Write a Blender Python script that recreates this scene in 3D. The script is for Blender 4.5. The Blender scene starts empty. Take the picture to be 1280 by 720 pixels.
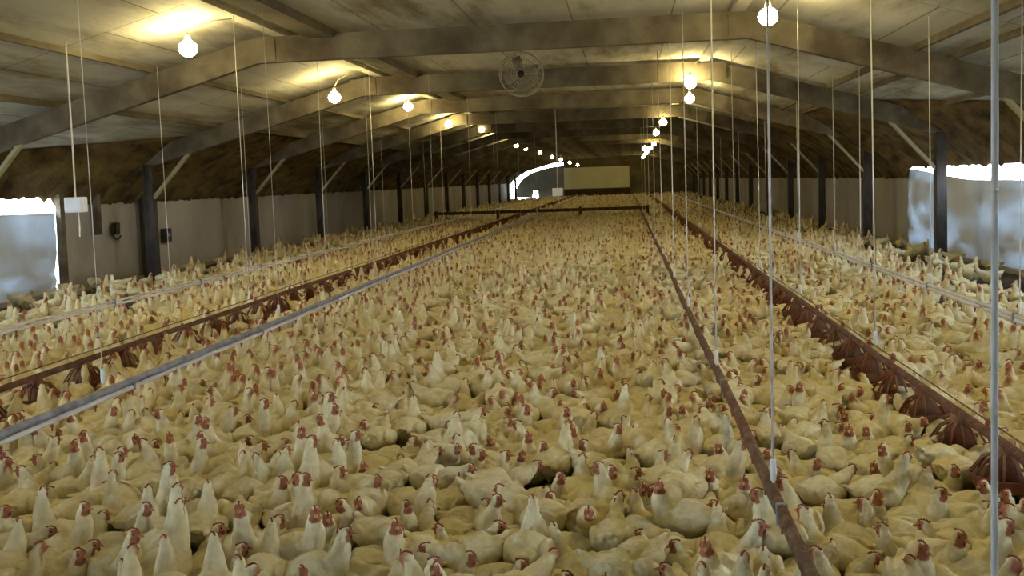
import bpy, bmesh, math, random
import numpy as np
from mathutils import Vector, Matrix, noise, Euler

# ------------------------------------------------------------------ camera, world, exposure
SC = bpy.context.scene
COL = SC.collection
F_PX, YAW, PITCH, ROLL, SHY, EYE = 1200.0, -0.1201, 0.0672, 0.0346, 52.34, 1.65

def cam_axes():
    f = Vector((math.sin(YAW)*math.cos(PITCH), math.cos(YAW)*math.cos(PITCH), -math.sin(PITCH)))
    r = Vector((math.cos(YAW), -math.sin(YAW), 0)); u = r.cross(f)
    return r*math.cos(ROLL)-u*math.sin(ROLL), u*math.cos(ROLL)+r*math.sin(ROLL), f
RT, UP, FW = cam_axes()
cd = bpy.data.cameras.new('camera'); cam = bpy.data.objects.new('camera', cd); COL.objects.link(cam)
cd.sensor_width = 36; cd.lens = F_PX/1280*36; cd.shift_y = -SHY/1280; cd.clip_end = 500; cd.clip_start = .05
m = Matrix((RT, UP, -FW)).transposed().to_4x4(); m.translation = Vector((0, 0, EYE)); cam.matrix_world = m
SC.camera = cam

def project(p):
    v = Vector(p)-Vector((0, 0, EYE)); z = v.dot(FW)
    if z < .05: return None
    return 640+F_PX*v.dot(RT)/z, 360-SHY-F_PX*v.dot(UP)/z, z
def ray(px, py):
    return (FW + RT*((px-640)/F_PX) + UP*((360-SHY-py)/F_PX)).normalized()
def at_x(px, py, X):
    d = ray(px, py); t = X/d.x; return Vector((0, 0, EYE))+d*t
def at_y(px, py, Y):
    d = ray(px, py); t = Y/d.y; return Vector((0, 0, EYE))+d*t
def at_z(px, py, Z):
    d = ray(px, py); t = (Z-EYE)/d.z; return Vector((0, 0, EYE))+d*t

W = bpy.data.worlds.new('sky'); SC.world = W; W.use_nodes = True
bg = W.node_tree.nodes['Background']; bg.inputs[0].default_value = (.70, .84, 1, 1); bg.inputs[1].default_value = 26.0
SC.view_settings.view_transform = 'Standard'; SC.view_settings.look = 'None'; SC.view_settings.gamma = 1
SC.view_settings.use_curve_mapping = False; SC.view_settings.exposure = 0.12
LAMP_W = 165.0         # emission of the bulbs
LAMP_COL = (1, .79, .32)
SC.cycles.use_denoising = True
SC.cycles.sample_clamp_indirect = 6
SC.cycles.max_bounces = 6; SC.cycles.diffuse_bounces = 4; SC.cycles.volume_bounces = 0; SC.cycles.caustics_reflective = False; SC.cycles.caustics_refractive = False

rnd = random.Random(7)
rng = np.random.default_rng(7)

# ------------------------------------------------------------------ dimensions of the shed
Z1, SP = 11.906, 4.9226
WL, WR, PL, PR = -9.55, 5.85, -8.72, 5.22
KL, KR, KH = -4.59, 1.50, 3.26
SLL, SLR = .272, .29
CEIL = 3.64
Y0, Y1 = -3.0, 80.0
def ceil_z(x):
    return CEIL - (SLL*max(0, KL-x) + SLR*max(0, x-KR))
def raft_z(x):          # underside of the frame
    return KH - (SLL*max(0, KL-x) + SLR*max(0, x-KR))
XW1, XW2, XW3, XW4, XW5, XW6 = -3.257, .559, 1.69, 3.10, -4.237, -5.905

# ------------------------------------------------------------------ materials
def mat(name, c1, c2=None, scale=3.0, rough=.8, bump=0.0, bscale=40.0, stretch=(1, 1, 1), metal=0.0, spec=.3, mix=(.35, .65), detail=6, c3=None, s3=.6, t3=(.5, .6)):
    m = bpy.data.materials.new(name); m.use_nodes = True; nt = m.node_tree; N = nt.nodes; L = nt.links
    b = N['Principled BSDF']; b.inputs['Roughness'].default_value = rough; b.inputs['Metallic'].default_value = metal
    b.inputs['Specular IOR Level'].default_value = spec
    tc = N.new('ShaderNodeTexCoord'); mp = N.new('ShaderNodeMapping'); mp.inputs['Scale'].default_value = stretch
    L.new(tc.outputs['Object'], mp.inputs[0])
    if c2 is None: b.inputs['Base Color'].default_value = (*c1, 1)
    else:
        n = N.new('ShaderNodeTexNoise'); n.inputs['Scale'].default_value = scale; n.inputs['Detail'].default_value = detail; L.new(mp.outputs[0], n.inputs[0])
        r = N.new('ShaderNodeValToRGB'); r.color_ramp.elements[0].position, r.color_ramp.elements[1].position = mix
        r.color_ramp.elements[0].color = (*c1, 1); r.color_ramp.elements[1].color = (*c2, 1); L.new(n.outputs[0], r.inputs[0])
        out = r.outputs[0]
        if c3 is not None:
            n3 = N.new('ShaderNodeTexNoise'); n3.inputs['Scale'].default_value = s3; n3.inputs['Detail'].default_value = 8; n3.inputs['Roughness'].default_value = .65
            L.new(mp.outputs[0], n3.inputs[0])
            r3 = N.new('ShaderNodeValToRGB'); r3.color_ramp.elements[0].position, r3.color_ramp.elements[1].position = t3
            L.new(n3.outputs[0], r3.inputs[0]); mx = N.new('ShaderNodeMixRGB'); mx.inputs[2].default_value = (*c3, 1)
            L.new(r3.outputs[0], mx.inputs[0]); L.new(out, mx.inputs[1]); out = mx.outputs[0]
        L.new(out, b.inputs['Base Color'])
    if bump:
        n2 = N.new('ShaderNodeTexNoise'); n2.inputs['Scale'].default_value = bscale; n2.inputs['Detail'].default_value = 5; L.new(mp.outputs[0], n2.inputs[0])
        bp = N.new('ShaderNodeBump'); bp.inputs['Strength'].default_value = bump; bp.inputs['Distance'].default_value = .02
        L.new(n2.outputs[0], bp.inputs['Height']); L.new(bp.outputs[0], b.inputs['Normal'])
    return m

M = {}
M['litter'] = mat('dusty_litter', (.045, .03, .018), (.12, .085, .05), 14, .95, .6, 60, c3=(.20, .17, .13), s3=.5, t3=(.5, .7))
M['earth'] = mat('outside_ground', (.30, .27, .20), (.42, .38, .28), 2, .95, .3, 8)
M['frame'] = mat('dusty_timber', (.11, .09, .06), (.20, .175, .125), 2.5, .85, .35, 30, (1, .5, 1), c3=(.07, .052, .035), s3=.9, t3=(.48, .66))
M['post'] = mat('dark_post', (.022, .02, .02), (.07, .06, .055), 5, .8, .4, 30, (1, 1, .4))
M['batten'] = mat('pale_batten', (.45, .43, .36), (.6, .58, .5), 4, .7, .2, 30, (1, .2, 1))
M['brace'] = mat('pale_brace', (.30, .28, .18), (.42, .39, .27), 4, .8, .2, 30)
M['netting'] = mat('dusty_cobwebbed_netting', (.035, .022, .010), (.15, .10, .04), 5, .95, .9, 25, (1, .5, .35), c3=(.20, .15, .05), s3=1.6, t3=(.5, .7))
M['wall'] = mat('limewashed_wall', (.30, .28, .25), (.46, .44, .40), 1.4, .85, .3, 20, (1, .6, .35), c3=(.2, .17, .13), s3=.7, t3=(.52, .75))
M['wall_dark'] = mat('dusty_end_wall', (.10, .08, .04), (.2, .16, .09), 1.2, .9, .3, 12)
M['galv'] = mat('weathered_metal_rail', (.16, .17, .22), (.28, .30, .36), 9, .45, .2, 60, metal=.3)
M['pipe_white'] = mat('pale_plastic_pipe', (.50, .48, .48), (.66, .64, .62), 6, .5)
M['pipe_red'] = mat('red_brown_pipe', (.09, .035, .022), (.17, .08, .05), 14, .8, .8, 60)
M['pipe_brown'] = mat('dust_caked_pipe', (.10, .06, .035), (.20, .13, .08), 14, .9, .8, 60, c3=(.16, .05, .03), s3=5, t3=(.5, .6))
M['red'] = mat('red_feeder_plastic', (.15, .045, .025), (.23, .075, .04), 7, .7, .3, 40, c3=(.22, .13, .07), s3=5, t3=(.48, .65))
M['feed'] = mat('feed_mash', (.20, .10, .04), (.34, .2, .09), 60, .95, .6, 120)
M['cord'] = mat('pale_nylon_cord', (.62, .61, .58), (.78, .77, .74), 8, .5)
M['socket'] = mat('white_lamp_socket', (.7, .68, .6), rough=.4)
M['cable'] = mat('grey_cable', (.35, .33, .28), rough=.6)
M['box'] = mat('white_enclosure', (.70, .72, .74), (.8, .82, .84), 5, .4)
M['black'] = mat('black_plastic', (.015, .015, .016), (.03, .03, .03), 8, .5)
M['fan'] = mat('dusty_wire_guard', (.28, .27, .2), (.4, .39, .3), 6, .6)
M['blade'] = mat('dusty_fan_blade', (.16, .14, .10), (.24, .22, .16), 6, .6)
M['fence'] = mat('dark_partition_timber', (.045, .03, .015), (.10, .07, .035), 6, .9, .3, 30)
M['panel'] = mat('yellowed_end_panel', (.74, .70, .46), (.84, .8, .56), .8, .85)
M['tarp'] = mat('grey_tarpaulin', (.16, .17, .17), (.26, .27, .27), .7, .7)
M['comb'] = mat('red_comb_skin', (.23, .065, .045), (.32, .10, .065), 60, .6, .4, 200)
M['beak'] = mat('horn_beak', (.42, .27, .10), (.55, .38, .16), 60, .45)
M['eye'] = mat('dark_eye', (.01, .008, .006), rough=.15)

def ceiling_mat():
    m = mat('stained_ceiling_board', (.44, .43, .40), (.64, .63, .60), 1.1, .85, .3, 14, (1.6, .35, 1), c3=(.19, .16, .10), s3=.9, t3=(.47, .68))
    nt = m.node_tree; N = nt.nodes; L = nt.links; b = N['Principled BSDF']
    src = b.inputs['Base Color'].links[0].from_socket
    tc = [n for n in N if n.type == 'TEX_COORD'][0]
    br = N.new('ShaderNodeTexBrick'); br.inputs['Scale'].default_value = 1; br.inputs['Brick Width'].default_value = 1.22; br.inputs['Row Height'].default_value = 2.46
    br.inputs['Mortar Size'].default_value = .012; br.inputs['Mortar Smooth'].default_value = .5
    br.inputs['Color1'].default_value = (1, 1, 1, 1); br.inputs['Color2'].default_value = (.86, .86, .84, 1); br.inputs['Mortar'].default_value = (.45, .4, .3, 1)
    L.new(tc.outputs['Object'], br.inputs[0])
    mx = N.new('ShaderNodeMixRGB'); mx.blend_type = 'MULTIPLY'; mx.inputs[0].default_value = 1; L.new(src, mx.inputs[1]); L.new(br.outputs[0], mx.inputs[2])
    L.new(mx.outputs[0], b.inputs['Base Color']); return m
M['ceiling'] = ceiling_mat()

def curtain_mat():
    m = mat('translucent_curtain', (.50, .52, .54), (.66, .68, .70), 1.2, .6, .35, 9, (1, .8, .3), c3=(.30, .27, .23), s3=.8, t3=(.5, .75))
    nt = m.node_tree; N = nt.nodes; L = nt.links; b = N['Principled BSDF']; o = N['Material Output']
    t = N.new('ShaderNodeBsdfTranslucent'); t.inputs[0].default_value = (.62, .72, .82, 1)
    mx = N.new('ShaderNodeMixShader'); mx.inputs[0].default_value = .13
    tc = [n for n in N if n.type == 'TEX_COORD'][0]; n5 = N.new('ShaderNodeTexNoise'); n5.inputs['Scale'].default_value = 1.3; n5.inputs['Detail'].default_value = 5
    mp5 = N.new('ShaderNodeMapping'); mp5.inputs['Scale'].default_value = (1, .5, 1.4); L.new(tc.outputs['Object'], mp5.inputs[0]); L.new(mp5.outputs[0], n5.inputs[0])
    r5 = N.new('ShaderNodeMapRange'); r5.inputs[1].default_value = .40; r5.inputs[2].default_value = .65; r5.inputs[3].default_value = .05; r5.inputs[4].default_value = .24
    L.new(n5.outputs[0], r5.inputs[0]); L.new(r5.outputs[0], mx.inputs[0])
    L.new(b.outputs[0], mx.inputs[1]); L.new(t.outputs[0], mx.inputs[2]); L.new(mx.outputs[0], o.inputs[0]); return m
M['curtain'] = curtain_mat()

def bulb_mat(k=1.0):
    m = bpy.data.materials.new('lit_bulb'); m.use_nodes = True; N = m.node_tree.nodes; b = N['Principled BSDF']
    b.inputs['Base Color'].default_value = (.9, .85, .7, 1); b.inputs['Emission Color'].default_value = (*LAMP_COL, 1); b.inputs['Emission Strength'].default_value = LAMP_W*k
    return m
M['bulb'] = bulb_mat(); M['bulb_dim'] = bulb_mat(.7)

def feather_mat(name, attr=True):
    m = bpy.data.materials.new(name); m.use_nodes = True; nt = m.node_tree; N = nt.nodes; L = nt.links; b = N['Principled BSDF']
    b.inputs['Roughness'].default_value = .85; b.inputs['Specular IOR Level'].default_value = .15
    a = N.new('ShaderNodeAttribute'); a.attribute_name = 'tint'
    tc = N.new('ShaderNodeTexCoord'); n = N.new('ShaderNodeTexNoise'); n.inputs['Scale'].default_value = 22; n.inputs['Detail'].default_value = 6
    L.new(tc.outputs['Object'], n.inputs[0])
    r = N.new('ShaderNodeValToRGB'); r.color_ramp.elements[0].position = .3; r.color_ramp.elements[0].color = (.78, .72, .60, 1)
    r.color_ramp.elements[1].position = .65; r.color_ramp.elements[1].color = (1, 1, 1, 1); L.new(n.outputs[0], r.inputs[0])
    mx = N.new('ShaderNodeMixRGB'); mx.blend_type = 'MULTIPLY'; mx.inputs[0].default_value = .8; L.new(a.outputs['Color'], mx.inputs[1]); L.new(r.outputs[0], mx.inputs[2])
    oi = N.new('ShaderNodeObjectInfo'); r2 = N.new('ShaderNodeValToRGB'); r2.color_ramp.elements[0].color = (1, .93, .80, 1); r2.color_ramp.elements[1].color = (1, 1, .98, 1)
    L.new(oi.outputs['Random'], r2.inputs[0])
    m2 = N.new('ShaderNodeMixRGB'); m2.blend_type = 'MULTIPLY'; m2.inputs[0].default_value = 1.0; L.new(mx.outputs[0], m2.inputs[1]); L.new(r2.outputs[0], m2.inputs[2])
    L.new(m2.outputs[0], b.inputs['Base Color'])
    v = N.new('ShaderNodeTexVoronoi'); v.inputs['Scale'].default_value = 70; L.new(tc.outputs['Object'], v.inputs[0])
    bp = N.new('ShaderNodeBump'); bp.inputs['Strength'].default_value = .45; bp.inputs['Distance'].default_value = .004; L.new(v.outputs[0], bp.inputs['Height']); L.new(bp.outputs[0], b.inputs['Normal'])
    return m
M['feather'] = feather_mat('white_feathers')

# ------------------------------------------------------------------ mesh helpers
class MB:
    def __init__(s): s.v = []; s.f = []; s.mi = []; s.cur = 0
    def add(s, vs, fs):
        o = len(s.v); s.v += [tuple(p) for p in vs]; s.f += [tuple(i+o for i in f) for f in fs]; s.mi += [s.cur]*len(fs); return s
    def box(s, x0, x1, y0, y1, z0, z1, b=0.0):
        b = min(b, (x1-x0)*.45, (y1-y0)*.45, (z1-z0)*.45)
        if b <= 0:
            return s.add([(x, y, z) for x in (x0, x1) for y in (y0, y1) for z in (z0, z1)],
                         [(0, 1, 3, 2), (4, 6, 7, 5), (0, 4, 5, 1), (2, 3, 7, 6), (0, 2, 6, 4), (1, 5, 7, 3)])
        bm = bmesh.new(); bmesh.ops.create_cube(bm, size=1)
        for v in bm.verts: v.co = ((x0+x1)/2+v.co.x*(x1-x0), (y0+y1)/2+v.co.y*(y1-y0), (z0+z1)/2+v.co.z*(z1-z0))
        bmesh.ops.bevel(bm, geom=list(bm.edges), offset=b, segments=2, affect='EDGES', profile=.5)
        bm.verts.index_update(); vs = [v.co[:] for v in bm.verts]; fs = [[v.index for v in f.verts] for f in bm.faces]; bm.free(); return s.add(vs, fs)
    def beam(s, a, b, w, h, upv=(0, 0, 1)):      # rectangular bar, w across, h along up
        a = Vector(a); b = Vector(b); t = (b-a).normalized(); sd = t.cross(Vector(upv)).normalized(); u = sd.cross(t)
        vs = [p+sd*(i*w/2)+u*(j*h/2) for p in (a, b) for i, j in ((-1, -1), (1, -1), (1, 1), (-1, 1))]
        return s.add(vs, [(3, 2, 1, 0), (4, 5, 6, 7), (0, 1, 5, 4), (1, 2, 6, 5), (2, 3, 7, 6), (3, 0, 4, 7)])
    def tube(s, pts, r, n=8, caps=True):
        pts = [Vector(p) for p in pts]; rs = r if isinstance(r, (list, tuple)) else [r]*len(pts); o = []; ref = None
        for i, p in enumerate(pts):
            t = (pts[min(i+1, len(pts)-1)]-pts[max(i-1, 0)]).normalized()
            if ref is None: ref = t.orthogonal().normalized()
            a = (ref-t*ref.dot(t)); a = a.normalized() if a.length > 1e-6 else t.orthogonal().normalized(); ref = a; b = t.cross(a)
            o += [p+(a*math.cos(2*math.pi*k/n)+b*math.sin(2*math.pi*k/n))*rs[i] for k in range(n)]
        fs = [(i*n+k, i*n+(k+1) % n, (i+1)*n+(k+1) % n, (i+1)*n+k) for i in range(len(pts)-1) for k in range(n)]
        if caps: fs += [tuple(range(n))[::-1], tuple((len(pts)-1)*n+k for k in range(n))]
        return s.add(o, fs)
    def lathe(s, prof, c=(0, 0, 0), n=20, axis='z'):
        vs = []
        for r, h in prof:
            for k in range(n):
                a = 2*math.pi*k/n; q = (r*math.cos(a), r*math.sin(a), h)
                if axis == 'y': q = (q[0], q[2], q[1])
                vs.append((c[0]+q[0], c[1]+q[1], c[2]+q[2]))
        fs = [(i*n+k, i*n+(k+1) % n, (i+1)*n+(k+1) % n, (i+1)*n+k) for i in range(len(prof)-1) for k in range(n)]
        return s.add(vs, fs)
    def ell(s, c, r, rot=None, nu=10, nv=14):
        vs = []; R = rot if rot is not None else Matrix.Identity(3)
        for i in range(nu+1):
            t = math.pi*i/nu
            for k in range(nv):
                a = 2*math.pi*k/nv
                vs.append(Vector(c)+R @ Vector((r[0]*math.cos(t), r[1]*math.sin(t)*math.cos(a), r[2]*math.sin(t)*math.sin(a))))
        fs = [(i*nv+k, i*nv+(k+1) % nv, (i+1)*nv+(k+1) % nv, (i+1)*nv+k) for i in range(nu) for k in range(nv)]
        return s.add(vs, fs)
    def mesh(s, name, mats, smooth=False):
        me = bpy.data.meshes.new(name); me.from_pydata(s.v, [], s.f)
        for m_ in (mats if isinstance(mats, (list, tuple)) else [mats]): me.materials.append(m_)
        if any(s.mi): me.polygons.foreach_set('material_index', s.mi)
        bm = bmesh.new(); bm.from_mesh(me); bmesh.ops.remove_doubles(bm, verts=bm.verts, dist=1e-6); bmesh.ops.recalc_face_normals(bm, faces=bm.faces); bm.to_mesh(me); bm.free()
        if smooth: me.polygons.foreach_set('use_smooth', [True]*len(me.polygons))
        return me
    def build(s, name, mats, parent=None, smooth=False, origin=None):
        if origin is not None: s.v = [(x-origin[0], y-origin[1], z-origin[2]) for x, y, z in s.v]
        o = bpy.data.objects.new(name, s.mesh(name, mats, smooth)); COL.objects.link(o)
        if parent is not None: o.parent = parent
        if origin is not None: o.location = origin
        return o
def tag(o, label=None, cat=None, group=None, kind=None):
    if label:
        n = len(label.split())
        assert 4 <= n <= 16, (n, label)
        o['label'] = label
    if cat: o['category'] = cat
    if group: o['group'] = group
    if kind: o['kind'] = kind
    return o
def empty(name, loc=(0, 0, 0)):
    o = bpy.data.objects.new(name, None); o.location = loc; COL.objects.link(o); return o
def struct(mb, name, mats, label=None, smooth=False):
    return tag(mb.build(name, mats, smooth=smooth), label, kind='structure')
ORD = ['first', 'second', 'third', 'fourth', 'fifth', 'sixth', 'seventh', 'eighth', 'ninth', 'tenth', 'eleventh', 'twelfth', 'thirteenth', 'fourteenth', 'fifteenth',
       'sixteenth', 'seventeenth', 'eighteenth', 'nineteenth', 'twentieth'] + ['twenty-'+w for w in ('first', 'second', 'third', 'fourth', 'fifth', 'sixth', 'seventh', 'eighth', 'ninth')]

# ------------------------------------------------------------------ room shell
g = MB()
nx, ny = 60, 200
vs = []; fs = []
for j in range(ny+1):
    for i in range(nx+1):
        x = WL-.1+(WR-WL+.2)*i/nx; y = Y0+(Y1-Y0)*j/ny
        vs.append((x, y, .018*noise.noise(Vector((x*1.5, y*1.5, 0)))))
for j in range(ny):
    for i in range(nx):
        a = j*(nx+1)+i; fs.append((a, a+1, a+nx+2, a+nx+1))
g.add(vs, fs); struct(g, 'floor', M['litter'], smooth=True)

for sx, (xa, xb) in enumerate(((WL-60, WL-.35), (WR+.35, WR+60))):
    struct(MB().box(xa, xb, Y0-20, Y1+40, -.5, -.12), 'ground', M['earth'])
struct(MB().box(WL-60, WR+60, Y1+.6, Y1+60, -.5, -.11), 'ground', M['earth'])

# ceiling: sloped sides, flat middle; 6 cm thick, eaves overhang
pro = [(WL-.5, ceil_z(WL)-.5*SLL), (KL, CEIL), (KR, CEIL), (WR+.5, ceil_z(WR)-.5*SLR)]
c = MB(); n = len(pro)
vs = [(x, y, z+dz) for y in (Y0-.1, Y1+.1) for dz in (0, .08) for x, z in pro]
fs = []
for i in range(n-1):
    fs += [(i, i+1, 2*n+i+1, 2*n+i), (n+i, 3*n+i, 3*n+i+1, n+i+1), (i, n+i, n+i+1, i+1), (2*n+i, 2*n+i+1, 3*n+i+1, 3*n+i)]
fs += [(0, 2*n, 3*n, n), (n-1, 2*n-1, 4*n-1, 3*n-1)]
c.add(vs, fs); struct(c, 'ceiling', M['ceiling'])

def wall_sheet(name, x, side, ya, yb, z0, ztop, material, amp=.03, ny=None, nz=14, seed=0, sag=0, extra=None):
    """hung or boarded wall surface with soft folds and real thickness"""
    ny = ny or max(8, int((yb-ya)*7)); b = MB(); vs = []
    for layer in (0, 1):
        for j in range(ny+1):
            y = ya+(yb-ya)*j/ny; zt = ztop(y) if callable(ztop) else ztop
            for k in range(nz+1):
                t = k/nz; z = z0+(zt-z0)*t
                d = amp*(noise.noise(Vector((y*1.1, z*.5, seed)))*1.3+.6*noise.noise(Vector((y*4.5, z*.9, seed+5)))+.35*noise.noise(Vector((y*9, z*5, seed+9))))
                if extra: d += extra(y, z)
                vs.append((x+side*(d-.012*layer), y, z))
    fs = []; S = (ny+1)*(nz+1)
    for j in range(ny):
        for k in range(nz):
            a = j*(nz+1)+k; q = (a, a+1, a+nz+2, a+nz+1); fs.append(q); fs.append(tuple(S+i for i in q[::-1]))
    def edge(a, b_): fs.append((a, b_, S+b_, S+a))
    for j in range(ny):
        a = j*(nz+1); edge(a, a+nz+1); edge(a+nz, a+nz+nz+1)
    for k in range(nz):
        edge(k, k+1); a = ny*(nz+1)+k; edge(a, a+1)
    b.add(vs, fs); return struct(b, name, material, smooth=True)

GAPL, GAPR = at_x(66, 258, WL).y, at_x(1136, 212, WR).y
def top_l(y): return 1.40 + .012*math.sin(y*2)
def top_r(y):
    t = min(1, max(0, (GAPR-y)/5)); return 1.64-.24*math.sin(t*math.pi/2)+.012*math.sin(y*1.7)
wall_sheet('wall_left', WL, 1, GAPL+.05, Y1, -.03, 1.68, M['wall'], .02, seed=2)
wall_sheet('wall_right', WR, -1, GAPR, Y1, -.03, 1.72, M['wall'], .02, seed=3)
cur_l = wall_sheet('wall_left', WL, 1, Y0, GAPL, -.03, top_l, M['curtain'], .06, nz=30, seed=4, extra=lambda y, z: .07*math.exp(-((z-.35)/.2)**2)*noise.noise(Vector((y*2, z*6, 1))))
cur_r = wall_sheet('wall_right', WR, -1, Y0, GAPR, -.03, top_r, M['curtain'], .06, nz=30, seed=6, extra=lambda y, z: .07*math.exp(-((z-.35)/.2)**2)*noise.noise(Vector((y*2, z*6, 3))))
# concrete footing ledges
struct(MB().box(WL-.2, WL-.08, Y0, Y1, -.2, .12).box(WL-.2, WL+.1, Y0, Y1, -.2, .06), 'baseboard_left', M['wall'])
struct(MB().box(WR+.08, WR+.2, Y0, Y1, -.2, .12).box(WR-.1, WR+.2, Y0, Y1, -.2, .06), 'baseboard_right', M['wall'])

# boarded upper wall strips behind the netting
for nm, x, s in (('wall_left', WL, 1), ('wall_right', WR, -1)):
    a, b_ = sorted((x-s*.10, x-s*.05))
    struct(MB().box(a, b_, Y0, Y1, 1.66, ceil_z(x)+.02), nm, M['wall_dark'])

def netting(x, side, name, zlow, label, seed):
    """dusty felt-like netting hanging under the eaves with a ragged lower edge"""
    b = MB(); ny_, nz_ = 900, 12; vs = []
    for j in range(ny_+1):
        y = Y0+.2+(Y1-Y0-.4)*j/ny_
        zb = zlow(y)+.05*noise.noise(Vector((y*3, seed, 0)))+.07*noise.noise(Vector((y*9, seed, 2)))
        reach = .30+1.7*min(1, max(0, (y-13.5)/5)); zt = ceil_z(x+side*reach)+.0
        for k in range(nz_+1):
            t = k/nz_; z = zb+(zt-zb)*t
            d = .05+reach*t**1.3+.06*noise.noise(Vector((y*1.8, z*2, seed)))+.04*noise.noise(Vector((y*7, z*5, seed)))
            vs.append((x+side*d, y, min(z, ceil_z(x+side*max(d, 0))-.005)))
    S = len(vs); vs += [(p[0]-side*.03, p[1], p[2]) for p in vs]
    fs = []
    for j in range(ny_):
        for k in range(nz_):
            a = j*(nz_+1)+k; q = (a, a+1, a+nz_+2, a+nz_+1); fs += [q, tuple(S+i for i in q[::-1])]
        a = j*(nz_+1); fs += [(a, a+nz_+1, S+a+nz_+1, S+a), (a+nz_, S+a+nz_, S+a+2*nz_+1, a+2*nz_+1)]
    b.add(vs, fs); o = b.build(name, M['netting'], smooth=True)
    tag(o, label, 'netting'); return o
netting(WL, 1, 'dust_netting', lambda y: 1.64 if y < GAPL else 1.50, 'ragged brown dust-matted netting hanging along the top of the left wall', 1)
netting(WR, -1, 'dust_netting', lambda y: 1.66 if y < GAPR else 1.45, 'ragged brown dust-matted netting hanging along the top of the right wall', 8)

# wall behind the camera and the far gable wall
struct(MB().box(WL, -8.2, Y0-.12, Y0-.02, -.1, CEIL).box(-8.2, -6.2, Y0-.12, Y0-.02, 2.15, CEIL).box(-6.2, WR, Y0-.12, Y0-.02, -.1, CEIL), 'wall_back', M['wall'])  # unseen doorway at the left, added to let daylight onto the left hens
ye = Y1
DO = (-9.40, -5.15, 2.82)
arch = [(p_.x, p_.z) for p_ in (at_y(px, py, ye) for px, py in ((636, 236), (640, 228), (646, 220), (656, 213), (670, 208.5), (686, 205), (704, 202.5)))]
w = MB().box(arch[-1][0], WR+.1, ye, ye+.15, -.1, CEIL+.02).box(WL-.1, arch[0][0], ye, ye+.15, -.1, CEIL+.02)
for (xa, za), (xb, zb) in zip(arch[:-1], arch[1:]):
    w.add([(xa, ye, za), (xb, ye, zb), (xb, ye, CEIL+.02), (xa, ye, CEIL+.02), (xa, ye+.15, za), (xb, ye+.15, zb), (xb, ye+.15, CEIL+.02), (xa, ye+.15, CEIL+.02)],
          [(3, 2, 1, 0), (4, 5, 6, 7), (0, 1, 5, 4), (1, 2, 6, 5), (2, 3, 7, 6), (3, 0, 4, 7)])
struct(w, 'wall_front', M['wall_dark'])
struct(MB().box(-5.1, .3, ye-.07, ye-.01, .85, 2.62, .01), 'trim_1', M['panel'])
bd = MB()
for i in range(5): bd.box(-5.1, .3, ye-.12, ye-.02, .02+i*.155, .02+i*.155+.14, .008)
struct(bd, 'trim_2', M['fence'])
# grey tarpaulin hung inside the far doorway, lit sky showing round its curved edge
out = [(p_.x, p_.z) for p_ in (at_y(px, py, ye-.25) for px, py in ((644, 247), (644.5, 238), (648, 230), (654, 223), (663, 216.5), (676, 212), (688, 209), (707, 206.5), (707, 247.5), (673, 247), (672, 238), (667, 238), (665, 247)))]
b = MB(); k = len(out); b.add([(x, ye-.05+.01*math.sin(x*5), z) for x, z in out]+[(x, ye-.004, z) for x, z in out],
      [tuple(range(k)), tuple(range(2*k-1, k-1, -1))]+[(i, (i+1) % k, k+(i+1) % k, k+i) for i in range(k)])
tag(b.build('tarpaulin', M['tarp']), 'grey tarpaulin hanging in the bright doorway at the far end', 'tarpaulin')

# purlins and light battens (ceiling trim, lengthwise)
for i, (x, ww, hh, mm) in enumerate(((KL+.30, .16, .05, 'batten'), (KR-.12, .16, .05, 'batten'), (-3.75, .30, .10, 'frame'), (3.42, .06, .06, 'frame'), (3.85, .05, .05, 'frame'), (-7.36, .06, .06, 'frame'), (-6.0, .05, .05, 'frame'), (4.9, .05, .05, 'frame'))):
    z = ceil_z(x)
    struct(MB().box(x-ww/2, x+ww/2, Y0, Y1, z-hh-.01, z+.015), 'trim_%d' % (3+i), M[mm])

# ------------------------------------------------------------------ portal frames
def frame(y, idx):
    root = empty('portal_frame', (0, y, 0))
    w_ = .12
    def lb(mb, name, mm): o = mb.build(name, mm, root); return o
    D = .32
    b = MB(); zc = KH
    # tie beam with splayed ends cut to meet the rafters
    def slab(poly):
        q = MB(); k = len(poly)
        q.add([(x, -w_/2, z) for x, z in poly]+[(x, w_/2, z) for x, z in poly], [tuple(range(k)), tuple(range(2*k-1, k-1, -1))]+[(i, (i+1) % k, k+(i+1) % k, k+i) for i in range(k)]); return q
    lb(slab([(KL, KH), (KR, KH), (KR, KH+D), (KL, KH+D)]), 'tie_beam', M['frame'])
    lb(slab([(KL, KH), (KL, KH+D), (WL+.12, KH+D-SLL*(KL-WL-.12)), (WL+.12, KH-SLL*(KL-WL-.12))]), 'rafter', M['frame'])
    lb(slab([(KR, KH), (WR-.12, KH-SLR*(WR-.12-KR)), (WR-.12, KH+D-SLR*(WR-.12-KR)), (KR, KH+D)]), 'rafter', M['frame'])
    for x in (KL, KR):      # plywood gusset at each knee
        q = MB().box(x-.24, x+.24, -w_/2-.018, -w_/2+.002, KH+.015, KH+D-.03, .004); q.box(x-.24, x+.24, w_/2-.002, w_/2+.018, KH+.015, KH+D-.03, .004)
        lb(q, 'gusset_plate', M['frame'])
    for x, s in ((PL, 1), (PR, -1)):
        zt = raft_z(x)+.05
        lb(MB().box(x-.085, x+.085, -.085, .085, -.02, zt, .008).box(x-.13, x+.13, -.13, .13, -.02, .10, .02), 'post', M['post'])
        lb(MB().beam((x+s*.85, 0, raft_z(x+s*.85)+.06), (x+s*.02, 0, raft_z(x)-.62), .05, .09, (0, 1, 0)), 'knee_brace', M['brace'])
    nm = 'dusty timber portal frame on dark posts, '+ORD[idx-2]+' from the camera' if idx >= 2 else ('dusty timber portal frame closest overhead of the camera' if idx == 0 else 'dusty timber portal frame just above the top of the view')
    tag(root, nm, 'roof frame', 'portal frames along the shed')
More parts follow.
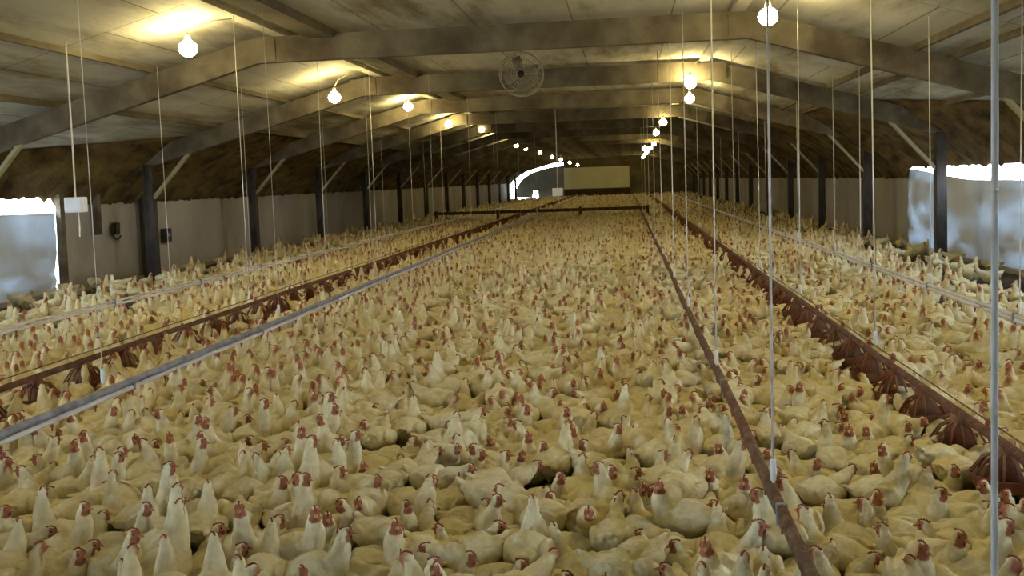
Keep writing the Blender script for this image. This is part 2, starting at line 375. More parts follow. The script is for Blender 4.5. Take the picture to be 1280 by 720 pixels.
for k in range(-2, 14):
    frame(Z1+k*SP, k+2)

# loose struts seen halfway along the bays on the left
for (x1, y1, x2, y2, lab) in ((151, 189, 119, 237, 'pale diagonal timber strut between the left wall curtain and the second frame'), (200, 196, 172, 240, 'fainter pale diagonal strut against the brown netting left of the dark post')):
    b = at_x(x2, y2, WL+.12); X_ = WL+.3
    while at_x(x1, y1, X_).z > ceil_z(X_)-.02 and X_ < -6: X_ += .02
    a = at_x(x1, y1, X_)
    tag(MB().beam(a, b, .05, .08, (0, 1, 0)).build('timber_strut', M['brace']), lab, 'strut')

# wall studs on the left wall
for x_px, nm in ((78, 'pinkish brown upright stud beside the end of the bright gap'), (124, 'short brown upright stud on the pale wall before the dark post'), (181, 'dark upright stud on the wall just behind the dark post')):
    p = at_x(x_px, 300, WL+.12)
    z0, z1_ = (0.02, 1.7) if x_px != 124 else (.95, 1.7)
    tag(MB().box(WL+.06, WL+.16, p.y-.06, p.y+.06, z0, z1_, .008).build('wall_stud', M['frame'] if x_px != 181 else M['post']), nm, 'wall stud', 'studs on the left wall')

# ------------------------------------------------------------------ lamps
def lamp(p, cx, label, group):
    root = empty('bulb_lamp', p); zc = ceil_z(p.x)-p.z
    MB().lathe([(0, -.118), (.036, -.112), (.070, -.090), (.094, -.056), (.101, -.018), (.093, .018), (.066, .048), (.036, .066), (.026, .074), (0, .075)], n=24).build('bulb', M['bulb' if p.y < 24 else 'bulb_dim'], root, smooth=True)
    MB().lathe([(0, .150), (.020, .148), (.028, .120), (.034, .090), (.036, .072), (.030, .068), (0, .068)], n=24).build('socket', M['socket'], root, smooth=True)
    pts = [Vector((0, 0, .14)), Vector((cx*.15, 0, .14+(zc-.14)*.45)), Vector((cx*.6, 0, .14+(zc-.14)*.8)), Vector((cx, 0, zc-.02))]
    MB().tube(pts, .007, 6).build('cable', M['cable'], root, smooth=True)
    tag(root, label, 'lamp', group)
LL = [(235, 58), (418, 120), (510, 130), (561, 154), (602, 160), (619, 173), (645, 181), (657, 185), (675, 190), (690, 196), (701, 199), (712, 203), (722, 206), (735, 209)]
RR = [(960, 18), (863, 102), (862, 122), (829, 152), (820, 165), (806, 185)]
lefts = []; rights = []
for k in range(13):
    y = 10.36+k*5.3; z = 3.26; x = -4.75
    if k < len(LL):
        q = at_y(*LL[k], y); x, z = q.x, min(q.z, ceil_z(q.x)-.2)
    lefts.append(Vector((x, y, z)))
ry = [10.3, 16.6, 20.4, 26.5, 32.0, 40]
for k, (px, py) in enumerate(RR):
    q = at_y(px, py, ry[k]); rights.append(Vector((q.x, ry[k], min(q.z, CEIL-.2))))
for y in (46, 52, 58, 64, 70, 76): rights.append(Vector((1.35, y, 3.2)))
for k, p in enumerate(lefts): lamp(p, KL+.30-p.x, 'glowing bare bulb, '+ORD[k]+' from the camera in the left-hand row under the ceiling', 'glowing bulbs in the left row')
for k, p in enumerate(rights): lamp(p, KR-.12-p.x, 'glowing bare bulb, '+ORD[k]+' from the camera in the right-hand row under the ceiling', 'glowing bulbs in the right row')
# the two rows go on over the camera
for k, (x, y) in enumerate(((-4.7, 5.0), (1.5, 5.2))):
    lamp(Vector((x, y, 3.28)), 0, 'glowing bare bulb of the %s row, above the top of the view' % ('left' if x < 0 else 'right'), 'glowing bulbs over the camera')

# ------------------------------------------------------------------ circulation fan under the middle of the ceiling
q = at_y(652, 93, 13.4); fan = empty('circulation_fan', q); R_ = .30
gd = MB()
for yy in (-.09, .09):
    for rr in (R_, R_*.72, R_*.45, R_*.2): gd.tube([(rr*math.cos(2*math.pi*t/40), yy*(1 if rr > R_*.9 else 1.25), rr*math.sin(2*math.pi*t/40)) for t in range(41)], .007 if rr > R_*.9 else .0035, 5, False)
    for t in range(24):
        a = 2*math.pi*t/24; gd.tube([(.05*math.cos(a), yy*1.3, .05*math.sin(a)), (R_*.7*math.cos(a), yy*1.25, R_*.7*math.sin(a)), (R_*math.cos(a), yy, R_*math.sin(a))], .003, 4)
for t in range(8):
    a = 2*math.pi*t/8; gd.tube([(R_*math.cos(a), -.09, R_*math.sin(a)), (R_*math.cos(a), .09, R_*math.sin(a))], .004, 4)
gd.build('wire_guard', M['fan'], fan, True)
MB().lathe([(0, -.06), (.04, -.06), (.055, -.03), (.055, .12), (.03, .15), (0, .15)], n=16, axis='y').build('motor', M['black'], fan, True)
for t in range(4):
    a = math.pi/2*t+.3; bl = MB(); rows = []
    for i in range(7):
        r_ = .05+.2*i/6; hw = .035+.04*math.sin(i/6*math.pi*.8); tw = .6-.35*i/6
        for sgn in (-1, 1):
            for dy in (-.003, .003): rows.append((r_*math.cos(a)-sgn*hw*math.cos(tw)*math.sin(a), -.02+sgn*hw*math.sin(tw)+dy, r_*math.sin(a)+sgn*hw*math.cos(tw)*math.cos(a)))
    fs = []
    for i in range(6):
        A = i*4; B = A+4; fs += [(A, B, B+2, A+2), (A+1, A+3, B+3, B+1), (A, A+1, B+1, B), (A+2, B+2, B+3, A+3)]
    fs += [(0, 2, 3, 1), (24, 25, 27, 26)]
    bl.add(rows, fs).build('blade', M['blade'], fan)
MB().tube([(0, 0, R_), (0, 0, CEIL-q.z)], .012, 8).build('hanger_rod', M['cable'], fan)
tag(fan, 'round wire-guarded circulation fan hanging below the ceiling behind the first cross beam', 'fan')

# ------------------------------------------------------------------ feed and drinker lines
def cords_for(X, zb, ys, name, wall_r=.006):
    wall_r *= .85
    for k, y in enumerate(ys):
        y0 = y
        zt = ceil_z(X)-.002
        lean = rnd.uniform(-.02, .02)
        root = MB().tube([(X+lean, y0, zt), (X+lean*.4, y0, (zt+zb)/2), (X, y0, zb+.02)], wall_r, 6).build('suspension_cord', M['cord'], origin=(X, y0, zb), smooth=True)
        h = MB().lathe([(0, .12), (.012, .115), (.014, .07), (.012, .03), (0, .025)], n=8); h.build('cord_adjuster', M['box'], root, smooth=True)
        tag(root, 'thin cord, %s from the camera over the %s' % (ORD[k], name), 'cord', 'cords holding the '+name)

def pipe_pts(X, Z, ya, yb, step, sag=.012):
    return [(X+.012*noise.noise(Vector((y*.4, X, 0))), y, Z+sag*noise.noise(Vector((y*.3, X, 7)))) for y in np.arange(ya, yb+.01, step)]

def water_line(X, Z, ya, yb, label, rail, pipe, w_rail=.034, nip=True, cat='drinker line'):
    root = empty('drinker_line', (X, ya, 0)); off = lambda pts: [(p[0]-X, p[1]-ya, p[2]) for p in pts]
    P = pipe_pts(X, Z, ya, yb, 1.0)
    b = MB(); P1 = off(P)
    b.tube([(x, y, z+.028) for x, y, z in P1], w_rail*.55, 8); b.build('support_rail', rail, root, True)
    MB().tube([(x, y, z-.012) for x, y, z in P1], .0165, 10).build('water_pipe', pipe, root, True)
    nm = MB().lathe([(0, 0), (.009, 0), (.010, -.018), (.005, -.026), (.004, -.044), (0, -.045)], n=8).mesh('nipple', M['comb'], True)
    cm = MB().box(-.022, .022, -.012, .012, -.034, .05, .004).mesh('pipe_clip', M['galv'])
    for k in range(90):
        y = .4+k*.45
        if ya+y > yb-.3: break
        o = bpy.data.objects.new('nipple', nm); COL.objects.link(o); o.parent = root
        i = min(int(y), len(P1)-2); t = y-int(y); z = P1[i][2]*(1-t)+P1[i+1][2]*t; x = P1[i][0]*(1-t)+P1[i+1][0]*t; o.location = (x, y, z-.026)
        if k % 5 == 0:
            o = bpy.data.objects.new('pipe_clip', cm); COL.objects.link(o); o.parent = root; o.location = (x, y, z)
    tag(root, label, cat); return root

water_line(XW1, .40, 1.0, 78, 'grey two-tube drinker line running diagonally across the left of the flock', M['galv'], M['pipe_white'], .046)
water_line(XW6, .40, 1.0, 78, 'pale thin drinker line nearest the left wall', M['pipe_white'], M['pipe_white'], .026)
water_line(XW4, .40, 1.0, 78, 'pale thin drinker line nearest the right wall', M['pipe_white'], M['pipe_white'], .032)
water_line(XW2, .35, 1.0, 78, 'brown dust-caked drinker line right of the middle, nearest to the camera', M['pipe_brown'], M['pipe_brown'], .040)

PAN_R = .145
pan_me = MB().lathe([(0, -.205), (.10, -.205), (.132, -.185), (PAN_R, -.135), (PAN_R+.006, -.128), (PAN_R-.004, -.130), (.128, -.178), (.09, -.192), (0, -.192)], n=24).mesh('feeder_pan', M['red'], True)
gr = MB()
for t in range(14):
    a = 2*math.pi*t/14; gr.tube([(.035*math.cos(a), .035*math.sin(a), -.03), (.095*math.cos(a), .095*math.sin(a), -.06), (PAN_R*.98*math.cos(a), PAN_R*.98*math.sin(a), -.131)], .006, 5)
gr.lathe([(.03, .0), (.042, -.01), (.05, -.05), (.09, -.16), (.085, -.16), (.045, -.05), (.03, -.012)], n=16)
grill_me = gr.mesh('grill', M['red'], True)
feed_me = MB().lathe([(0, -.14), (.06, -.165), (.124, -.182)], n=20).mesh('feed', M['feed'], True)
PANS = []
def feed_line(X, Z, ya, yb, label):
    root = empty('feed_line', (X, ya, 0))
    P = pipe_pts(X, Z, ya, yb, 1.0, .01)
    P1 = [(p[0]-X, p[1]-ya, p[2]) for p in P]
    MB().tube(P1, .024, 10).build('auger_pipe', M['pipe_red'], root, True)
    MB().tube([(x, y, z+.06+.002*math.sin(y*9)) for x, y, z in P1], .004, 5).build('guard_wire', M['pipe_red'], root, True)
    rest = MB(); kk = 0
    for k in range(140):
        y = .35+k*.60
        if ya+y > yb-.3: break
        i = min(int(y), len(P1)-2)
        PANS.append((X+P1[i][0], ya+y))
        if k >= 96:      # too far to tell one pan from the next
            for me_ in (pan_me, grill_me): rest.add([(v.co.x+P1[i][0], v.co.y+y, v.co.z+P1[i][2]-.005) for v in me_.vertices], [tuple(p_.vertices) for p_ in me_.polygons])
            continue
        o = bpy.data.objects.new('feeder_pan', pan_me); COL.objects.link(o); o.parent = root; o.location = (P1[i][0], y, P1[i][2]-.005); o.rotation_euler = (rnd.uniform(-.06, .06), rnd.uniform(-.06, .06), rnd.uniform(0, 6))
        gq = bpy.data.objects.new('grill', grill_me); COL.objects.link(gq); gq.parent = o
        fq = bpy.data.objects.new('feed', feed_me); COL.objects.link(fq); fq.parent = o
    if rest.v: tag(rest.build('feeder_pan', M['red'], root), kind='stuff')
    tag(root, label, 'feed line'); return root
feed_line(XW3, .37, 1.2, 77, 'red pan feeder line crossing the flock on the right')
feed_line(XW5, .37, 1.2, 77, 'red pan feeder line between the two drinker lines on the left')

cords_for(XW2, .38, [1.55, 3.9, 6.35, 9.2, 11.9, 15.5, 19.5, 24, 29, 34], 'brown drinker line', .0062)
cords_for(XW3, .41, [4.15, 6.85, 9.75, 12.6, 15.5, 19, 23, 28], 'right red feeder line', .0055)
cords_for(XW4, .43, [8.05, 10.3, 13.3, 14.9, 18, 22, 27, 32], 'pale drinker line by the right wall', .0055)
cords_for(XW5, .41, [10.3, 13.1, 15.9, 18.8, 22, 26, 31], 'left red feeder line', .0055)
cords_for(XW6, .43, [11.8, 14.5, 18.5, 23, 28], 'pale drinker line by the left wall', .0035)
cords_for(XW1, .46, [5.55, 8.6, 12, 16, 20, 24.5, 29.5, 35], 'grey drinker line', .0028)

# ------------------------------------------------------------------ hanging control boxes
def hanging_box(p, s, label):
    root = empty('control_box', p); 
    MB().box(-s/2, s/2, -.05, .05, -s*.38, s*.38, .012).build('housing', M['box'], root)
    MB().box(-s*.40, s*.40, -.056, -.048, -s*.28, s*.28, .004).build('cover', M['box'], root)
    MB().tube([(0, 0, s*.38), (.005, 0, (ceil_z(p.x)-p.z)*.5), (0, 0, ceil_z(p.x)-p.z)], .009, 8).build('cord', M['cord'], root)
    MB().tube([(s*.1, 0, -s*.38), (s*.12, 0, -s*.38-.12), (s*.1, 0, -s*.38-.26)], .008, 6).build('probe', M['cord'], root)
    tag(root, label, 'control box')
hanging_box(at_y(95, 256, 9.65), .215, 'white box hanging on a cord before the left wall, beside the bright gap')
hanging_box(at_y(697, 240, 24), .26, 'small white box hanging on a cord before the bright far doorway')

# wall fittings on the left wall
p = at_x(146, 287, WL+.1); r = empty('hose_hook', (WL+.03, p.y, p.z))
MB().box(0, .10, -.07, .07, -.09, .13, .012).build('bracket', M['black'], r)
MB().tube([(.06, .16*math.cos(a)+.02, -.02+.16*math.sin(a)) for a in np.linspace(.8, 5.6, 18)], .016, 8).build('hose_loop', M['black'], r, True)
tag(r, 'black bracket with a curled hose fixed on the left wall', 'wall fitting')
p = at_x(209, 294, WL+.1); r = empty('switch_box', (WL+.02, p.y, p.z))
MB().box(0, .12, -.13, .13, -.14, .14, .012).build('housing', M['black'], r)
MB().box(.115, .14, -.03, .03, -.03, .05, .006).build('lever', M['galv'], r)
tag(r, 'small black switch box on the pale left wall past the first dark post', 'switch box')

# ------------------------------------------------------------------ low partition across the far shed
YF = 36.5
fr = empty('partition_fence', (0, YF, 0))
MB().box(-7.4, .9, -.035, .035, .44, .56, .006).build('rail', M['fence'], fr)
MB().box(-7.4, .9, -.03, .03, .06, .14, .006).build('rail', M['fence'], fr)
for x in (-7.3, -4.9, -1.75, .8): MB().box(x-.06, x+.06, -.05, .05, 0, .60, .006).build('stake', M['fence'], fr)
wm = MB()
for i in range(9): wm.tube([(-7.3, 0, .16+i*.035), (.8, 0, .16+i*.035)], .0022, 4)
wm.build('wire_mesh', M['fan'], fr)
tag(fr, 'low dark timber partition rail crossing the flock near the far end', 'fence')

# ------------------------------------------------------------------ hens
def srgb(r, g_, b_): return (r, g_, b_, 1)
WHITE, FACE, SHANK = (.80, .77, .56), (.40, .17, .115), (.55, .36, .10)
def head_matrix(H, yaw, pitch):
    return Matrix.Translation(H) @ Euler((0, pitch, yaw), 'XYZ').to_matrix().to_4x4()
POSES = [  # key, sitting, head position, yaw, pitch, body pitch, words
    ('tall', 0, (.135, 0, .430), 0, 0, .22, 'standing with neck stretched straight up'),
    ('upright', 0, (.165, .0, .375), .35, .05, .10, 'standing with head raised'),
    ('turned', 0, (.125, .035, .365), 1.45, 0, .10, 'standing with head turned aside'),
    ('forward', 0, (.245, .0, .285), -.1, .15, -.05, 'standing with neck held forward'),
    ('sit_up', 1, (.155, .0, .285), -.3, 0, .06, 'sitting with head up'),
    ('hunch', 1, (.145, -.01, .235), .5, .1, .04, 'hunched down with head drawn in'),
    ('sit_turn', 1, (.105, -.045, .275), -1.7, 0, .05, 'sitting with head turned aside'),
    ('peck', 0, (.235, .02, .150), 0, .9, -.12, 'standing with head lowered'),
    ('back', 1, (.075, .055, .265), 2.5, .1, .02, 'sitting with head turned back'),
    ('tall_turn', 0, (.150, -.02, .405), -.9, .05, .16, 'standing tall with head turned'),
]
def catmull(P, n):
    P = [np.array(p, float) for p in P]; out = []
    for i in range(len(P)-1):
        p0 = P[max(i-1, 0)]; p1 = P[i]; p2 = P[i+1]; p3 = P[min(i+2, len(P)-1)]
        for k in range(n):
            t = k/n; out.append(.5*((2*p1)+(-p0+p2)*t+(2*p0-5*p1+4*p2-p3)*t*t+(-p0+3*p1-3*p2+p3)*t**3))
    out.append(P[-1]); return out
def hen_parts(pose):
    key, sit, H, yaw, pitch, bp, _ = pose
    b = MB(); dz = -.078 if sit else 0; wf = 1.10 if sit else 1.0
    R = Euler((0, -bp, 0)).to_matrix(); C0 = Vector((0, 0, .185+dz))
    def T(x, z, y=0): return C0+R @ Vector((x, y, z-.185))
    body = [(-.150, .250, .014, .010), (-.128, .238, .040, .020), (-.098, .216, .072, .056), (-.052, .197, .098, .086), (.002, .184, .110, .100), (.052, .180, .107, .099), (.092, .195, .086, .082), (.114, .222, .060, .062)]
    sp = [(*T(x, z), a*wf, h) for x, z, a, h in body]
    nb = Vector(sp[-1][:3]); Hd = Vector(H); hm = head_matrix(Hd, yaw, pitch)
    back = hm.to_3x3() @ Vector((-.012, 0, -.018))
    top = Hd+back
    m1 = nb.lerp(top, .38)+Vector((.012 if key != 'peck' else .02, 0, .0)); m2 = nb.lerp(top, .72)+Vector((.004, 0, .004))
    sp += [(*m1, .048, .050), (*m2, .036, .038), (*top, .0275, .030)]
    S = catmull(sp, 4); n = 20; vs = []; side = Vector((0, 1, 0))
    for i, q in enumerate(S):
        a = Vector(S[max(i-1, 0)][:3]); c_ = Vector(S[min(i+1, len(S)-1)][:3]); t = (c_-a).normalized()
        sd = (side-t*side.dot(t)).normalized(); u = t.cross(sd)
        for k in range(n):
            an = 2*math.pi*k/n; vs.append(Vector(q[:3])+sd*(max(q[3], .006)*math.cos(an))+u*(max(q[4], .006)*math.sin(an)))
    fs = [(i*n+k, i*n+(k+1) % n, (i+1)*n+(k+1) % n, (i+1)*n+k) for i in range(len(S)-1) for k in range(n)]
    fs += [tuple(range(n))[::-1], tuple((len(S)-1)*n+k for k in range(n))]
    b.add(vs, fs)
    R3 = hm.to_3x3()
    b.ell(hm @ Vector((0, 0, 0)), (.033, .0245, .0275), R3, 10, 14)
    b.ell(hm @ Vector((.016, 0, -.004)), (.018, .014, .015), R3, 8, 12)
    for s in (-1, 1):       # folded wings and thighs
        b.ell(T(-.022, .205, s*.090*wf), (.098, .026, .056), Matrix.Rotation(s*.12, 3, 'Z') @ Matrix.Rotation(.18-bp, 3, 'Y'), 10, 14)
        b.ell(T(-.115, .222, s*.045*wf), (.05, .014, .024), Matrix.Rotation(s*.3, 3, 'Z') @ Matrix.Rotation(.1-bp, 3, 'Y'), 8, 10)
        if not sit:
            b.ell(Vector((.0, s*.055, .115)), (.045, .032, .055), None, 8, 12)
            b.tube([(-.005, s*.055, .085), (-.012, s*.056, .045), (.0, s*.057, .012)], [.012, .0085, .009], 8)
            for an in (-.5, 0, .5, math.pi): b.tube([(0, s*.057, .012), (.05*math.cos(an)*(.5 if an > 3 else 1), s*.057+.05*math.sin(an), .007)], [.008, .005], 6)
    b.ell(T(-.15, .243), (.052, .034, .013), Matrix.Rotation(.45-bp, 3, 'Y'), 8, 12)
    return b, hm
def colour(co, nrm_hm, sit):
    inv = nrm_hm.inverted(); out = np.zeros((len(co), 4), dtype=np.float32); out[:, 3] = 1
    for i, c_ in enumerate(co):
        p_ = inv @ Vector(c_)
        col = WHITE
        if p_.length < .048 and p_.x > .001-.2*abs(p_.z) and p_.z < .022: col = FACE
        elif not sit and c_[2] < .062: col = SHANK
        out[i, :3] = col
    return out
dg = bpy.context.evaluated_depsgraph_get
def make_variant(pose, vox=.0062):
    b, hm = hen_parts(pose); me = b.mesh('hen_raw', M['feather'])
    o = bpy.data.objects.new('hen_raw', me); COL.objects.link(o)
    md = o.modifiers.new('r', 'REMESH'); md.mode = 'VOXEL'; md.voxel_size = vox; md.use_smooth_shade = True
    s_ = o.modifiers.new('s', 'SMOOTH'); s_.factor = .5; s_.iterations = 3
    bpy.context.view_layer.update(); me2 = bpy.data.meshes.new_from_object(o.evaluated_get(dg()))
    lods = []
    for tris in (800, 260, 90):
        d = o.modifiers.new('d', 'DECIMATE'); d.ratio = min(1, tris/(2.0*len(me2.polygons)))
        bpy.context.view_layer.update(); e = bpy.data.meshes.new_from_object(o.evaluated_get(dg())); o.modifiers.remove(d)
        e.calc_loop_triangles()
        V = np.array([v.co[:] for v in e.vertices]); T_ = np.array([t.vertices[:] for t in e.loop_triangles]); lods.append((V, T_, colour(V, hm, pose[1]))); bpy.data.meshes.remove(e)
    bpy.data.objects.remove(o)
    # feathery unevenness of the plumage
    for v in me2.vertices:
        if (v.co-hm.translation).length > .05 and v.co.z > .06:
            nz = noise.noise(v.co*38)*.0028+noise.noise(v.co*14)*.007
            v.co += v.normal*nz
    V = [v.co[:] for v in me2.vertices]
    at = me2.attributes.new('tint', 'FLOAT_COLOR', 'POINT'); at.data.foreach_set('color', colour(V, hm, pose[1]).ravel())
    me2.materials.clear(); me2.materials.append(M['feather']); me2.name = 'hen'
    me2.polygons.foreach_set('use_smooth', [True]*len(me2.polygons))
    return me2, hm, lods

# head parts, modelled round the head centre (+x is where the beak points)
cb = []
prof = [(-.030, .012), (-.032, .024), (-.024, .029), (-.020, .026), (-.014, .037), (-.008, .029), (-.001, .041), (.005, .030), (.012, .037), (.017, .027), (.024, .026), (.028, .012), (.012, .018), (-.012, .019)]
k = len(prof)
comb = MB().add([(x, -.0035, z) for x, z in prof]+[(x, .0035, z) for x, z in prof], [tuple(range(k)), tuple(range(2*k-1, k-1, -1))]+[(i, (i+1) % k, k+(i+1) % k, k+i) for i in range(k)])
comb_me = MB().add([(x, y, .008+z*.62) for x, y, z in comb.v], comb.f).mesh('comb', M['comb'])
beak_me = MB().lathe([(0, .024), (.003, .021), (.0065, .012), (.009, 0), (0, -.004)], n=10).mesh('beak', M['beak'], True)
wat_me = MB().ell((.020, 0, -.024), (.009, .0045, .015), None, 8, 10).mesh('wattle', M['comb'], True)
eye_me = MB().ell((0, 0, 0), (.0042, .003, .0042), None, 6, 8).mesh('eye', M['eye'], True)
BEAK_M = Matrix.Translation((.030, 0, -.004)) @ Matrix.Rotation(math.radians(100), 4, 'Y')

VAR = [make_variant(p_) for p_ in POSES]
def lod_full(vi, lvl):
    V, T_, Cc = VAR[vi][2][lvl]; hm = VAR[vi][1]
    def addm(V, T_, Cc, verts, tris, colr):
        v = np.array([(hm @ Vector(p_))[:] for p_ in verts]); o = len(V)
        return np.vstack([V, v]), np.vstack([T_, np.array(tris)+o]), np.vstack([Cc, np.tile(np.array([*colr, 1], dtype=np.float32), (len(v), 1))])
    RED = (.32, .10, .065)
    if lvl == 0:
        cv = [(x, y, z) for x, z in ((-.028, .015), (-.022, .026), (-.012, .028), (0, .031), (.012, .028), (.024, .016)) for y in (-.004, .004)]
        tr = []
        for i in range(5):
            a = 2*i; tr += [(a, a+2, a+1), (a+1, a+2, a+3)]
        tr += [(0, 2, 10), (2, 4, 10), (4, 6, 10), (6, 8, 10), (1, 11, 3), (3, 11, 5), (5, 11, 7), (7, 11, 9)]
        V, T_, Cc = addm(V, T_, Cc, cv, tr, RED)
        V, T_, Cc = addm(V, T_, Cc, [(.028, .006, 0), (.028, -.006, 0), (.028, 0, -.012), (.052, 0, -.009)], [(0, 1, 3), (1, 2, 3), (2, 0, 3)], (.48, .32, .13))
    cv = [(-.028, 0, .012), (.026, 0, .012), (0, .005, .016), (0, -.005, .016), (0, 0, .032), (.018, .006, -.015), (.018, -.006, -.015), (.012, 0, -.038), (.034, 0, -.012)]
    V, T_, Cc = addm(V, T_, Cc, cv, [(0, 2, 4), (2, 1, 4), (1, 3, 4), (3, 0, 4), (5, 6, 7), (5, 7, 8), (6, 8, 7), (5, 8, 6)], RED)
    return V, T_, Cc
LOD = [[lod_full(i, l) for i in range(len(POSES))] for l in range(3)]

# --- where they stand: jittered close packing, then pushed apart like pairs of discs
HS = .84
VOID = [(at_z(px, py, .12), r_) for px, py, r_ in ((662, 603, .13), (548, 592, .07), (690, 428, .16), (638, 462, .10), (515, 560, .08), (258, 590, .07), (1130, 590, .06), (420, 690, .08), (300, 640, .06))]
W2 = .178
def layout(ya, yb, s, relax):
    P = []; row = 0; y = ya
    while y < yb:
        x = WL+.35+(row % 2)*s/2
        while x < WR-.3:
            P.append((x+rng.normal(0, s*.13), y+rng.normal(0, s*.13))); x += s
        y += s*.866; row += 1
    P = np.array(P)
    A = np.array([2.2*math.pi*noise.noise(Vector((p[0]*.9, p[1]*.9, 3)))+rng.normal(0, .9) for p in P])
    # thinner along the side aisles
    u = rng.random(len(P)); keep = np.ones(len(P), bool)
    keep &= ~((P[:, 0] < XW6-.4) & (u > .42)); keep &= ~((P[:, 0] < WL+1.5) & (u > .13))
    keep &= ~((P[:, 0] > XW4+.3) & (u > .62)); keep &= ~((P[:, 0] > WR-1.6) & (u > .18))
    P = P[keep]; A = A[keep]
    if relax:
        for it in range(26):
            D = np.stack([np.cos(A), np.sin(A)], 1); mv = np.zeros_like(P); tq = np.zeros(len(P))
            d0 = P[:, None]-P[None]
            near = (np.abs(d0).max(2) < .4) & ~np.eye(len(P), dtype=bool); I, J = np.nonzero(near)
            for sa in (-.045, .05):
                for sb in (-.045, .05):
                    a = P[I]+D[I]*sa; b_ = P[J]+D[J]*sb; dd = a-b_; L = np.hypot(dd[:, 0], dd[:, 1])+1e-9
                    pen = np.clip(W2-L, 0, None); f = dd/L[:, None]*pen[:, None]*.22
                    np.add.at(mv, I, f); np.add.at(tq, I, np.sign(sa)*(D[I, 0]*f[:, 1]-D[I, 1]*f[:, 0])*5)
            P = P+np.clip(mv, -.03, .03); A = A+np.clip(tq, -.3, .3)
            for vp, vr in VOID:
                d = P-np.array([vp.x, vp.y]); L = np.hypot(d[:, 0], d[:, 1]); w_ = L < vr+.12; P[w_] += d[w_]/(L[w_, None]+1e-6)*((vr+.12-L[w_])[:, None]*.5)
            if PANS_A is not None:
                for pa in PANS_A:
                    d = P-pa; L = np.hypot(d[:, 0], d[:, 1]); w_ = L < .19; P[w_] += d[w_]/(L[w_, None]+1e-6)*((.19-L[w_])[:, None]*.6)
    else:
        pass
    return P, A
PANS_A = np.array([p_ for p_ in PANS if p_[1] < 10])
P1_, A1_ = layout(1.6, 8.6, .222, True)
PANS_A = None
P2_, A2_ = layout(8.72, 36.2, .246, False)
P3_, A3_ = layout(36.8, 79.5, .33, False)
def inside(P, A):
    ok = (P[:, 0] > WL+.32) & (P[:, 0] < WR-.32)
    for px, py in ((PL, None), (PR, None)):
        fy = (P[:, 1]-Z1)/SP; dy = np.abs(fy-np.round(fy))*SP; ok &= ~((np.abs(P[:, 0]-px) < .24) & (dy < .24))
    return P[ok], A[ok]
P1_, A1_ = inside(P1_, A1_); P2_, A2_ = inside(P2_, A2_); P3_, A3_ = inside(P3_, A3_)
pp = np.array(PANS)
d_ = np.array([np.min((pp[:, 0]-x)**2+(pp[:, 1]-y)**2) for x, y in P2_]); P2_ = P2_[d_ > .13**2]; A2_ = A2_[d_ > .13**2]

WALLP = np.array([.03, .09, .07, .12, .22, .19, .13, .08, .06, .01])
LEFTP = np.array([.20, .18, .12, .08, .10, .06, .06, .04, .02, .14])
def pick(P):
    out = []
    for x, y in P:
        w_ = LEFTP if (x < -1.3-.12*(y-3) or (x > 3.0)) else WALLP
        out.append(rng.choice(len(POSES), p=w_/w_.sum()))
    return np.array(out)
V1 = pick(P1_); V2 = pick(P2_); V3 = pick(P3_)

# the 300 that show largest become hens of their own
cand = []
for i, (x, y) in enumerate(P1_):
    q = project((x, y, .22))
    if q is None: continue
    r_px = .15*F_PX/q[2]
    fx = max(0, min(1280, q[0]+r_px)-max(0, q[0]-r_px)); fy = max(0, min(720, q[1]+r_px)-max(0, q[1]-r_px))
    if fx*fy > 30 and q[1] < 722: cand.append((fx*fy, i))
cand.sort(reverse=True); chosen = [i for _, i in cand[:300]]
chosen.sort(key=lambda i: project((P1_[i][0], P1_[i][1], .2))[2])
ZONES = [(-99, XW5, 'left of the left red feeder line'), (XW5, XW1, 'between left red feeder and grey drinker line'), (XW1, -1.9, 'just right of the grey drinker line'),
         (-1.9, -.7, 'on the open floor left of centre'), (-.7, XW2, 'just left of the brown drinker line'), (XW2, XW3, 'between brown drinker line and right red feeder'), (XW3, 99, 'right of the right red feeder')]
SHORT = {'tall': 'long-necked', 'upright': 'head-up', 'turned': 'side-looking', 'forward': 'forward-stretching', 'sit_up': 'sitting', 'hunch': 'hunched', 'sit_turn': 'seated-side-looking', 'peck': 'head-down', 'back': 'backward-looking', 'tall_turn': 'tall-head-turned'}
count = {}
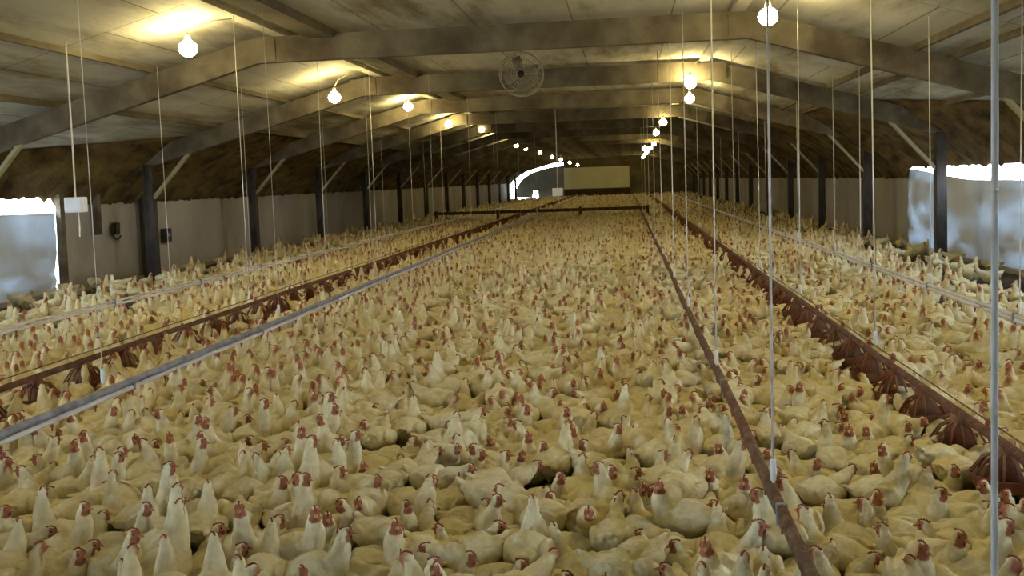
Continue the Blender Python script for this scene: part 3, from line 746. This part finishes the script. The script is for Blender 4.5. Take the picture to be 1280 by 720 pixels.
for i in chosen:
    x, y = P1_[i]; a = A1_[i]; vi = V1[i]; me2, hm, _ = VAR[vi]
    s_ = HS*rng.uniform(.92, 1.08)
    o = bpy.data.objects.new('hen', me2); COL.objects.link(o); o.location = (x, y, .004); o.rotation_euler = (rng.normal(0, .04), rng.normal(0, .04), a); o.scale = (s_,)*3
    def child(name, me, mx):
        c_ = bpy.data.objects.new(name, me); COL.objects.link(c_); c_.parent = o; c_.matrix_local = mx; return c_
    child('comb', comb_me, hm); child('beak', beak_me, hm @ BEAK_M)
    for sg in (-1, 1):
        child('wattle', wat_me, hm @ Matrix.Translation((0, sg*.008, 0)) @ Matrix.Rotation(sg*-.25, 4, 'X'))
        child('eye', eye_me, hm @ Matrix.Translation((.012, sg*.0195, .005)))
    ca, sa = math.cos(a), math.sin(a)
    face = ('facing right' if ca > 0 else 'facing left') if abs(ca) > abs(sa) else ('facing away' if sa > 0 else 'facing the camera')
    zn = [z_[2] for z_ in ZONES if z_[0] <= x < z_[1]][0]
    key = (POSES[vi][0], face, zn); k = count.get(key, 0); count[key] = k+1
    tag(o, '%s white hen %s, %snearest %s' % (SHORT[key[0]], face, ORD[k]+' ' if k else '', zn), 'chicken', 'white hens on the litter')

def flock(sets):
    VV = []; TT = []; CC = []; off = 0
    for P, A, Vi, skip in sets:
        for i in range(len(P)):
            if i in skip: continue
            x, y = P[i]
            lvl = 0 if y < 13 else (1 if y < 30 else 2)
            V, T_, Cc = LOD[lvl][Vi[i]]; s_ = HS*rng.uniform(.92, 1.08)*(1.0 if y < 36 else 1.12); c_, sn = math.cos(A[i])*s_, math.sin(A[i])*s_
            R_m = np.array([[c_, -sn, 0], [sn, c_, 0], [0, 0, s_]])
            VV.append(V @ R_m.T+np.array([x, y, .004])); TT.append(T_+off); off += len(V)
            t = rng.uniform(0, 1); cc = Cc.copy(); cc[:, :3] *= np.array([1, .94+.06*t, .82+.18*t]); CC.append(cc)
    V = np.vstack(VV).astype(np.float32); T_ = np.vstack(TT).astype(np.int32); Cc = np.vstack(CC).astype(np.float32)
    me = bpy.data.meshes.new('hen_flock'); me.vertices.add(len(V)); me.vertices.foreach_set('co', V.ravel())
    me.loops.add(len(T_)*3); me.loops.foreach_set('vertex_index', T_.ravel()); me.polygons.add(len(T_))
    me.polygons.foreach_set('loop_start', np.arange(0, len(T_)*3, 3, dtype=np.int32))
    me.polygons.foreach_set('use_smooth', np.ones(len(T_), bool))
    at = me.attributes.new('tint', 'FLOAT_COLOR', 'POINT'); at.data.foreach_set('color', Cc.ravel())
    me.materials.append(M['feather']); me.update(); me.validate()
    o = bpy.data.objects.new('hen_flock', me); COL.objects.link(o)
    print('flock', len(VV), len(T_))
    tag(o, 'dense flock of white hens packed over the litter away to the far wall', 'flock of chickens', kind='stuff')
flock([(P1_, A1_, V1, set(chosen)), (P2_, A2_, V2, set()), (P3_, A3_, V3, set())])
